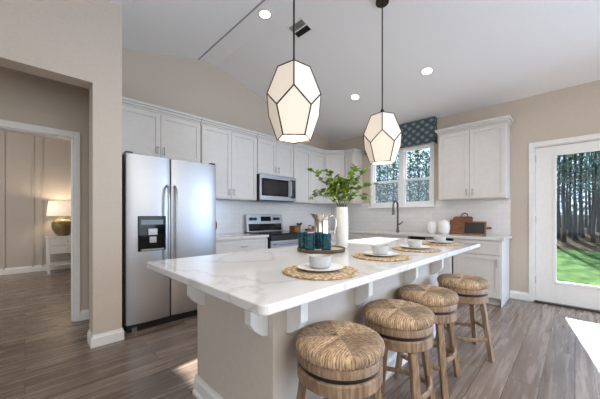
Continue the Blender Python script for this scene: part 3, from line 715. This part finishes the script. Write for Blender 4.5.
# tray with tumblers, pitcher
tr = thing('serving_tray', 'round low serving tray with dark rim under the teal tumblers', 'tray', (1.68, 1.44, IZ))
MB().lathe([(0, .012), (.178, .012), (.178, .018), (0, .018)], 48).build('tray_surface', 'basin', tr)
MB().lathe([(.178, .006), (.19, .006), (.193, .012), (.193, .026), (.188, .028), (.178, .020), (.178, .006)], 48, cap=False).build('rim', 'stem', tr, smooth=True)
MB().lathe([(0, 0), (.10, 0), (.10, .006), (.17, .012), (0, .012)], 40).build('foot', 'stem', tr)
TZ = IZ + .0185
for x, y, lab in ((1.577, 1.545, 'leftmost teal glass tumbler on the tray, partly behind its neighbour'), (1.54, 1.433, 'teal glass tumbler second from the left on the tray'), (1.605, 1.325, 'rightmost teal glass tumbler, in front of the silver pitcher'), (1.665, 1.455, 'teal glass tumbler half hidden behind the front tumblers on the tray')):
    g = MB().lathe([(0, 0), (.033, 0), (.036, .004), (.0375, .02), (.0385, .128), (.0365, .129), (.0345, .125), (.0335, .012), (0, .01)], 36).build('tumbler', 'teal', smooth=True)
    g.location = (x, y, TZ); tag(g, lab, 'tumbler', 'teal tumblers on the tray')
pi_ = thing('pitcher', 'tall polished silver pitcher standing behind the teal tumblers', 'pitcher', (1.77, 1.51, TZ), R(-45))
pi_.scale = (1.07, 1.07, 1.13)
b = MB(); b.lathe([(0, 0), (.062, 0), (.066, .004), (.066, .012), (.062, .02), (.06, .06), (.059, .14), (.058, .2), (.062, .225), (.069, .245), (.066, .245), (.058, .222), (.054, .2), (.055, .02), (0, .015)], 40)
for v in b.b.verts:
    if v.co.z > .2 and v.co.x < -.03:
        k = (v.co.z - .2) / .045; w_ = max(0, 1 - abs(v.co.y) / .035); v.co.x -= .026 * k * w_; v.co.z += .008 * k * w_
b.build('pitcher_body', 'silver', pi_, smooth=True)
MB().tube([(.058, 0, .225), (.085, 0, .235), (.108, 0, .21), (.112, 0, .16), (.10, 0, .10), (.078, 0, .055), (.058, 0, .045)], .0065, 10).build('handle', 'silver', pi_, smooth=True)

# vase with greenery
va_ = MB().lathe([(0, 0), (.040, 0), (.046, .006), (.050, .05), (.052, .15), (.050, .25), (.047, .32), (.047, .335), (.043, .335), (.043, .3), (.045, .15), (.04, .02), (0, .015)], 40).build('vase', N('matte_offwhite_ceramic', (218, 215, 208), (210, 207, 200), .4, scale=(20, 20, 20)), smooth=True)
va_.scale = (1.07,) * 3; va_.location = (1.971, 1.449, IZ); tag(va_, 'tall slim white vase holding leafy green branches', 'vase')
rnd = random.Random(11)
pt = thing('leafy_branches', 'bouquet of bright green leafy branches standing in the white vase', 'plant', (1.971, 1.449, IZ + .322)); pt.scale = (1.07,) * 3
lf = MB()
def leaf(mb, p, d, L, wd):
    d = d.normalized(); up = Vector((rnd.uniform(-.5, .5), rnd.uniform(-.5, .5), 1)); s = d.cross(up).normalized(); u = s.cross(d)
    pr = [(0, 0, 0), (.25, .36, .05), (.55, .5, .03), (.85, .28, -.04), (1, 0, -.12)]
    C_ = [mb.b.verts.new(p + d * (L * a) + u * (L * c)) for a, w_, c in pr]
    for sg in (1, -1):
        E_ = [mb.b.verts.new(p + d * (L * a) + s * (sg * wd * w_) + u * (L * (c + .1 * w_))) for a, w_, c in pr[1:4]]
        mb.b.faces.new([C_[0], C_[1], E_[0]] if sg > 0 else [C_[0], E_[0], C_[1]])
        for k in range(2): mb.b.faces.new([C_[k + 1], C_[k + 2], E_[k + 1], E_[k]] if sg > 0 else [C_[k + 2], C_[k + 1], E_[k], E_[k + 1]])
        mb.b.faces.new([C_[3], C_[4], E_[2]] if sg > 0 else [C_[4], C_[3], E_[2]])
# branch tips relative to the vase mouth, in the room frame (right = +x -y)
tips = [(-.13, .19, .31), (-.04, .10, .30), (.02, -.02, .22), (.09, -.06, .33), (.13, -.12, .30), (.17, -.15, .20), (-.12, .13, .14), (-.16, .15, .10), (.16, -.12, .10), (.04, .06, .24), (-.07, .02, .20), (.08, .04, .17), (-.02, -.1, .16), (.0, .12, .16), (.11, -.02, .24), (-.09, .09, .22)]
for tx, ty, tz in tips:
    tx *= 1.1; ty *= 1.1; tz *= 1.1
    T = Vector((tx, ty, tz)); P0 = Vector((0, 0, -.22)); P1 = Vector((tx * .12, ty * .12, .04)); pts = []
    for i in range(13):
        u = i / 12
        q = P0.lerp(P1, min(1, u * 2.5)) if u < .4 else P1.lerp(T, (u - .4) / .6) + Vector((0, 0, .05 * math.sin(math.pi * (u - .4) / .6)))
        pts.append(q)
    MB().tube(pts, [.003 - .0018 * i / 12 for i in range(13)], 5).build('branch', 'stem', pt, smooth=True)
    for i in range(6, 13):
        for k in range(4 if i > 7 else 2):
            a = rnd.uniform(0, 6.28); d = (pts[i] - pts[i - 1]).normalized() * .5 + Vector((math.cos(a), math.sin(a), rnd.uniform(-.3, .7)))
            st = pts[i] + Vector((rnd.uniform(-.012, .012), rnd.uniform(-.012, .012), rnd.uniform(-.012, .012)))
            leaf(lf, st, d, rnd.uniform(.038, .062), rnd.uniform(.034, .048))
lf.build('foliage', 'leaf', pt)

# ------------------------------------------------------------------ counter items
CZ = .90
# faucet
fc = thing('kitchen_faucet', 'dark metal gooseneck faucet standing before the window', 'faucet', (4.74, 2.255, CZ))
MB().lathe([(0, 0), (.028, 0), (.03, .008), (.024, .02), (.02, .06), (.018, .1), (0, .1)], 24).build('base', 'gunmetal', fc, smooth=True)
pts = [(0, 0, .08), (0, 0, .46)] + [(-.085 + .085 * math.cos(a), 0, .46 + .085 * math.sin(a)) for a in [R(20 * k) for k in range(1, 9)]] + [(-.17, 0, .44), (-.17, 0, .40)]
MB().tube(pts, .016, 12).build('spout', 'gunmetal', fc, smooth=True)
MB().tube([(-.17, 0, .42), (-.17, 0, .30)], [.02, .023], 12).build('spray_head', 'gunmetal', fc, smooth=True)
MB().tube([(0, -.02, .13), (0, -.05, .14), (0, -.10, .19)], [.014, .01, .007], 10).build('lever', 'gunmetal', fc, smooth=True)
# white canisters
def knobby(z0, rmax, h, seg=48):
    b = MB(); n = 14; pr = [(0, 0)]
    for i in range(n + 1):
        u = i / n; r = rmax * (.55 + .45 * math.sin(math.pi * (.12 + .76 * u)) ** .8); pr.append((r * (.86 if i in (0, n) else 1), h * u))
    pr += [(.03, h + .004), (.03, h + .018), (.022, h + .02), (.022, h - .02), (0, h - .02)]
    b.lathe(pr, seg)
    for v in b.b.verts:
        r = math.hypot(v.co.x, v.co.y)
        if r > .035 and .005 < v.co.z < h: k = 1 + .035 * math.cos(12 * math.atan2(v.co.y, v.co.x)) * math.cos(v.co.z / h * 3.14 * 5); v.co.x *= k; v.co.y *= k
    return b
for y, s, lab in ((1.652, 1.08, 'smaller round white ribbed vase on the window counter, nearer the faucet'), (1.47, 1.2, 'larger round white ribbed vase beside the cutting boards')):
    o = knobby(0, .072 * s, .17 * s).build('ribbed_vase', 'white', smooth=True); o.location = (4.70, y, CZ); tag(o, lab, 'vase', 'round white vases')
# cutting boards and framed tray
def rboard(w_, h, t, r, hole=True, seg=6):
    pts = []
    for cx_, cz_, a0_ in ((w_ / 2 - r, r, 270), (w_ / 2 - r, h - r, 0), (-w_ / 2 + r, h - r, 90), (-w_ / 2 + r, r, 180)):
        for k in range(seg): a = R(a0_ + 90 * k / (seg - 1)); pts.append((cx_ + r * math.cos(a), cz_ + r * math.sin(a)))
    return MB().prism(pts, (0, t), 'x')
lean = R(10)
cb1 = thing('cutting_board', 'large brown wooden cutting board with looped leather handle, leaning on tile', 'cutting board', (4.865, 1.255, CZ + .002)); cb1.rotation_euler = (0, R(9), 0)
rboard(.27, .275, .02, .03).build('board', 'brownwood', cb1, bevel=.003)
MB().tube([(.01, .045 * math.cos(a) - .02, .275 + .055 * math.sin(a)) for a in [R(15 * k) for k in range(13)]], .008, 8).build('handle', 'redwood', cb1, smooth=True)
cb2 = thing('cutting_board', 'smaller square brown cutting board in front of the large one', 'cutting board', (4.80, 1.325, CZ + .002)); cb2.rotation_euler = (0, R(9), 0)
rboard(.20, .225, .018, .02).build('board', 'brownwood', cb2, bevel=.003)
MB().tube([(.009, .025 * math.cos(a) + .03, .222 + .035 * math.sin(a)) for a in [R(15 * k) for k in range(13)]], .006, 8).build('handle', 'brownwood', cb2, smooth=True)
ft = thing('serving_board', 'black rectangular serving board with wooden frame and red-brown grip, standing on edge', 'serving board', (4.755, 1.055, CZ + .001)); ft.rotation_euler = (0, R(7), 0)
MB().box(0, -.135, 0, .03, .165, .018).box(0, -.135, .182, .03, .165, .20).box(0, .147, .018, .03, .165, .182).box(0, -.135, .018, .03, -.117, .182).build('frame', 'brownwood', ft, bevel=.002)
MB().box(.008, -.117, .018, .022, .147, .182).build('slate', 'black', ft)
MB().tube([(.015, -.13, .10), (.015, -.165, .105), (.015, -.20, .105)], [.015, .02, .018], 10).build('grip', 'redwood', ft, smooth=True)

# left counter: round board beside the fridge; right of range: plant box and tray
rb = thing('round_cutting_board', 'round brown wooden board leaning beside the refrigerator', 'cutting board', (1.93, 3.86, CZ + .002)); rb.rotation_euler = (R(-8), 0, 0)
MB().lathe([(0, -.01), (.145, -.01), (.15, -.006), (.15, .006), (.145, .01), (0, .01)], 40, mtx=Matrix.Translation((0, 0, .15)) @ Matrix.Rotation(R(90), 4, 'X')).build('board', 'brownwood', rb, smooth=True)
px = thing('planter_box', 'low square brown wooden box on the counter right of the range', 'box', (3.53, 3.66, CZ))
b = MB(); s = .075; b.box(-s, -s, 0, s, s, .008).box(-s, -s, .008, s, -s + .012, .10).box(-s, s - .012, .008, s, s, .10).box(-s, -s + .012, .008, -s + .012, s - .012, .10).box(s - .012, -s + .012, .008, s, s - .012, .10); b.build('box_body', 'brownwood', px, bevel=.002)
sp_ = thing('potted_plant', 'small green plant in a white pot right of the range', 'plant', (3.78, 3.80, CZ))
MB().lathe([(0, 0), (.032, 0), (.045, .075), (.048, .085), (.044, .085), (.04, .07), (0, .065)], 28).build('pot', 'white', sp_, smooth=True)
MB().lathe([(0, .06), (.04, .068), (0, .072)], 20).build('soil', 'stem', sp_)
lf = MB()
for k in range(70):
    a = rnd.uniform(0, 6.28); d = Vector((math.cos(a), math.sin(a), rnd.uniform(.2, 1.8))); leaf(lf, Vector((0, 0, .07)) + d.normalized() * rnd.uniform(.0, .06), d, rnd.uniform(.03, .05), .022)
lf.build('foliage', 'darkleaf', sp_)
wt = thing('wooden_tray', 'long brown tray holding small jars near the kitchen corner', 'tray', (3.98, 3.62, CZ))
MB().box(-.15, -.08, 0, .15, .08, .01).box(-.15, -.08, .01, .15, -.07, .035).box(-.15, .07, .01, .15, .08, .035).box(-.15, -.07, .01, -.14, .07, .035).box(.14, -.07, .01, .15, .07, .035).build('tray_body', 'brownwood', wt, bevel=.002)
for dx, hh, mt, lab in ((-.09, .10, 'greyceramic', 'pale grey lidded jar at the range end of the wooden tray'), (.0, .075, 'redwood', 'low red-brown jar in the middle of the wooden tray'), (.09, .085, 'white', 'white jar at the corner end of the wooden tray')):
    j = thing('spice_jar', lab, 'jar', (3.98 + dx, 3.62, CZ + .0102), 0, 'small jars on the wooden tray')
    MB().lathe([(0, 0), (.032, 0), (.035, .006), (.035, hh * .7), (.027, hh * .82), (0, hh * .82)], 24).build('jar_body', mt, j, smooth=True)
    MB().lathe([(0, hh * .82), (.029, hh * .82), (.029, hh * .95), (.01, hh), (0, hh)], 24).build('lid', 'brownwood', j, smooth=True)

# ------------------------------------------------------------------ bedroom: nightstand and lamp
ns = thing('nightstand', 'white two-drawer nightstand with open lower shelf in the bedroom', 'nightstand', (.32, 7.52, 0))
NW, ND, NH = .62, .46, .76
for x in (0, NW - .04):
    for y in (0, ND - .04): MB().box(x, y, 0, x + .04, y + .04, NH - .03).build('leg', 'trim', ns)
MB().box(-.015, -.015, NH - .03, NW + .015, ND, NH).build('top', 'trim', ns, bevel=.003)
MB().box(.04, .01, .40, NW - .04, ND - .01, NH - .03).build('case', 'trim', ns)
for z in (.41, .575):
    d_ = MB().box(.045, -.006, z, NW - .045, .012, z + .155).build('drawer', 'trim', ns, bevel=.003)
    MB().lathe([(0, 0), (.012, 0), (.012, .02), (0, .022)], 14, mtx=Matrix.Translation((NW / 2, -.006, z + .078)) @ Matrix.Rotation(R(90), 4, 'X')).build('knob', 'nickel', d_)
MB().box(.02, .02, .16, NW - .02, ND - .02, .185).build('shelf', 'trim', ns)
lp = thing('table_lamp', 'olive gold urn table lamp with lit white drum shade in the bedroom', 'lamp', (.575, 7.74, NH))
MB().lathe([(0, 0), (.09, 0), (.095, .01), (.13, .05), (.175, .14), (.188, .22), (.18, .29), (.14, .335), (.085, .352), (.07, .365), (.07, .38), (.03, .385), (0, .385)], 40).build('urn_base', 'olive', lp, smooth=True)
MB().tube([(0, 0, .38), (0, 0, .52)], .01, 10).build('stem', 'nickel', lp)
sh = MB().lathe([(.265, .42), (.235, .735)], 40, cap=False).build('lamp_shade', 'lampshade', lp, smooth=True); so = sh.modifiers.new('solid', 'SOLIDIFY'); so.thickness = .003
ld = bpy.data.lights.new('table_lamp_glow', 'POINT'); ld.energy = 14; ld.color = (1, .8, .58); ld.shadow_soft_size = .05
lo = bpy.data.objects.new('table_lamp_glow', ld); C.objects.link(lo); lo.location = (.575, 7.74, NH + .66)

# ------------------------------------------------------------------ outdoors
struct(MB().box(XW + .16, -30, -.5, 16.9, 30, -.3), 'ground_lawn', 'lawn')
struct(MB().prism([(16.9, -.3), (60, 1.4), (60, -.5), (16.9, -.5)], (-40, 50)), 'ground_woods', 'litter')
gz = lambda x: -.3 + max(0, x - 16.9) * 1.7 / 43.1
def tree_meshes(seed, leafy):
    r = random.Random(seed); b = MB(); h = r.uniform(6.0, 7.4)
    pts = []; rad = []; ox = oy = 0
    for i in range(9):
        u = i / 8; pts.append((ox, oy, -.1 + h * u)); rad.append((.05 + .035 * r.random()) * (1 - .55 * u) * (1.35 if i == 0 else 1)); ox += r.uniform(-.05, .05); oy += r.uniform(-.05, .05)
    b.tube(pts, rad, 9)
    for k in range(10):
        u = r.uniform(.3, .98); z = h * u; a = r.uniform(0, 6.28); L = r.uniform(.4, .8) if leafy else r.uniform(.25, .5); b.tube([(0, 0, z), (L * math.cos(a), L * math.sin(a), z + L * r.uniform(-.1, .35))], [.03, .008], 5)
    c = MB(); n = 900 if leafy else 110
    for k in range(n):
        u = (r.uniform(.05, 1.0) if leafy else r.uniform(.42, 1.02)); z = h * u; a = r.uniform(0, 6.28); rr = r.uniform(.1, 1.0 if leafy else .5) * (1.1 - .5 * u); q = r.uniform(.05, .13)
        p = Vector((rr * math.cos(a), rr * math.sin(a), z)); e1 = Vector((r.uniform(-1, 1), r.uniform(-1, 1), r.uniform(-1, 1))).normalized(); e2 = e1.orthogonal().normalized()
        c.poly([p - e1 * q, p + e2 * q * .5, p + e1 * q, p - e2 * q * .5])
    return b, c
protos = []
for s_, leafy in ((1, 0), (2, 0), (3, 0), (4, 1), (5, 1)):
    b, c = tree_meshes(s_, leafy)
    t = thing('pine_tree', 'tree', 'tree')
    b.build('trunk', 'bark', t, smooth=True); c.build('crown', 'pine', t)
    protos.append([t, leafy, 0])
rt = random.Random(5)
spots = []
for k in range(34):   # bare trunks seen through the door
    x = 19.5 + (k * 13 % 34) * .42 + rt.uniform(-.1, .1); r_a = -.055 + .118 * (k + rt.uniform(-.3, .3)) / 33
    spots.append((x, x * r_a + rt.uniform(-.1, .1), 0))
for k in range(9): x = 19.5 + (k % 3) * 2.3; spots.append((x, -2.4 - k * .9 + rt.uniform(-.3, .3), 0))
for k in range(13):   # bushier trees seen through the window
    x = 20.5 + (k % 3) * 2.7 + rt.uniform(-.2, .2); spots.append((x, x * (.31 + .36 * k / 12), 1))
for k, (x, y, lf_) in enumerate(spots):
    cand = [p for p in protos if p[1] == lf_]; p = cand[k % len(cand)]
    if p[2] == 0: t = p[0]; p[2] = 1
    else: t = copy_tree(p[0])
    t.location = (x, y, gz(x)); t.rotation_euler = (0, 0, rt.uniform(0, 6.28)); sc_ = rt.uniform(.9, 1.08); t.scale = (sc_,) * 3
    t['label'] = 'bushy blue-green tree outside the kitchen window' if lf_ else 'thin bare-stemmed pine in the woods beyond the lawn'
    t['group'] = 'trees outside the window' if lf_ else 'pines beyond the lawn'
r = random.Random(9); c = MB()
for k in range(12000):
    x = r.uniform(35, 41); y = r.uniform(-8, 36); z = gz(x) + 8.5 * r.random() ** 1.25; q = r.uniform(.08, .28)
    p = Vector((x, y, z)); e1 = Vector((r.uniform(-1, 1), r.uniform(-1, 1), r.uniform(-1, 1))).normalized(); e2 = e1.orthogonal().normalized()
    c.poly([p - e1 * q, p + e2 * q * .6, p + e1 * q, p - e2 * q * .6])
o = c.build('woods_foliage', 'woods'); o['kind'] = 'stuff'; o['label'] = 'dense grey-green undergrowth and leaves of the distant woods'; o['category'] = 'foliage'
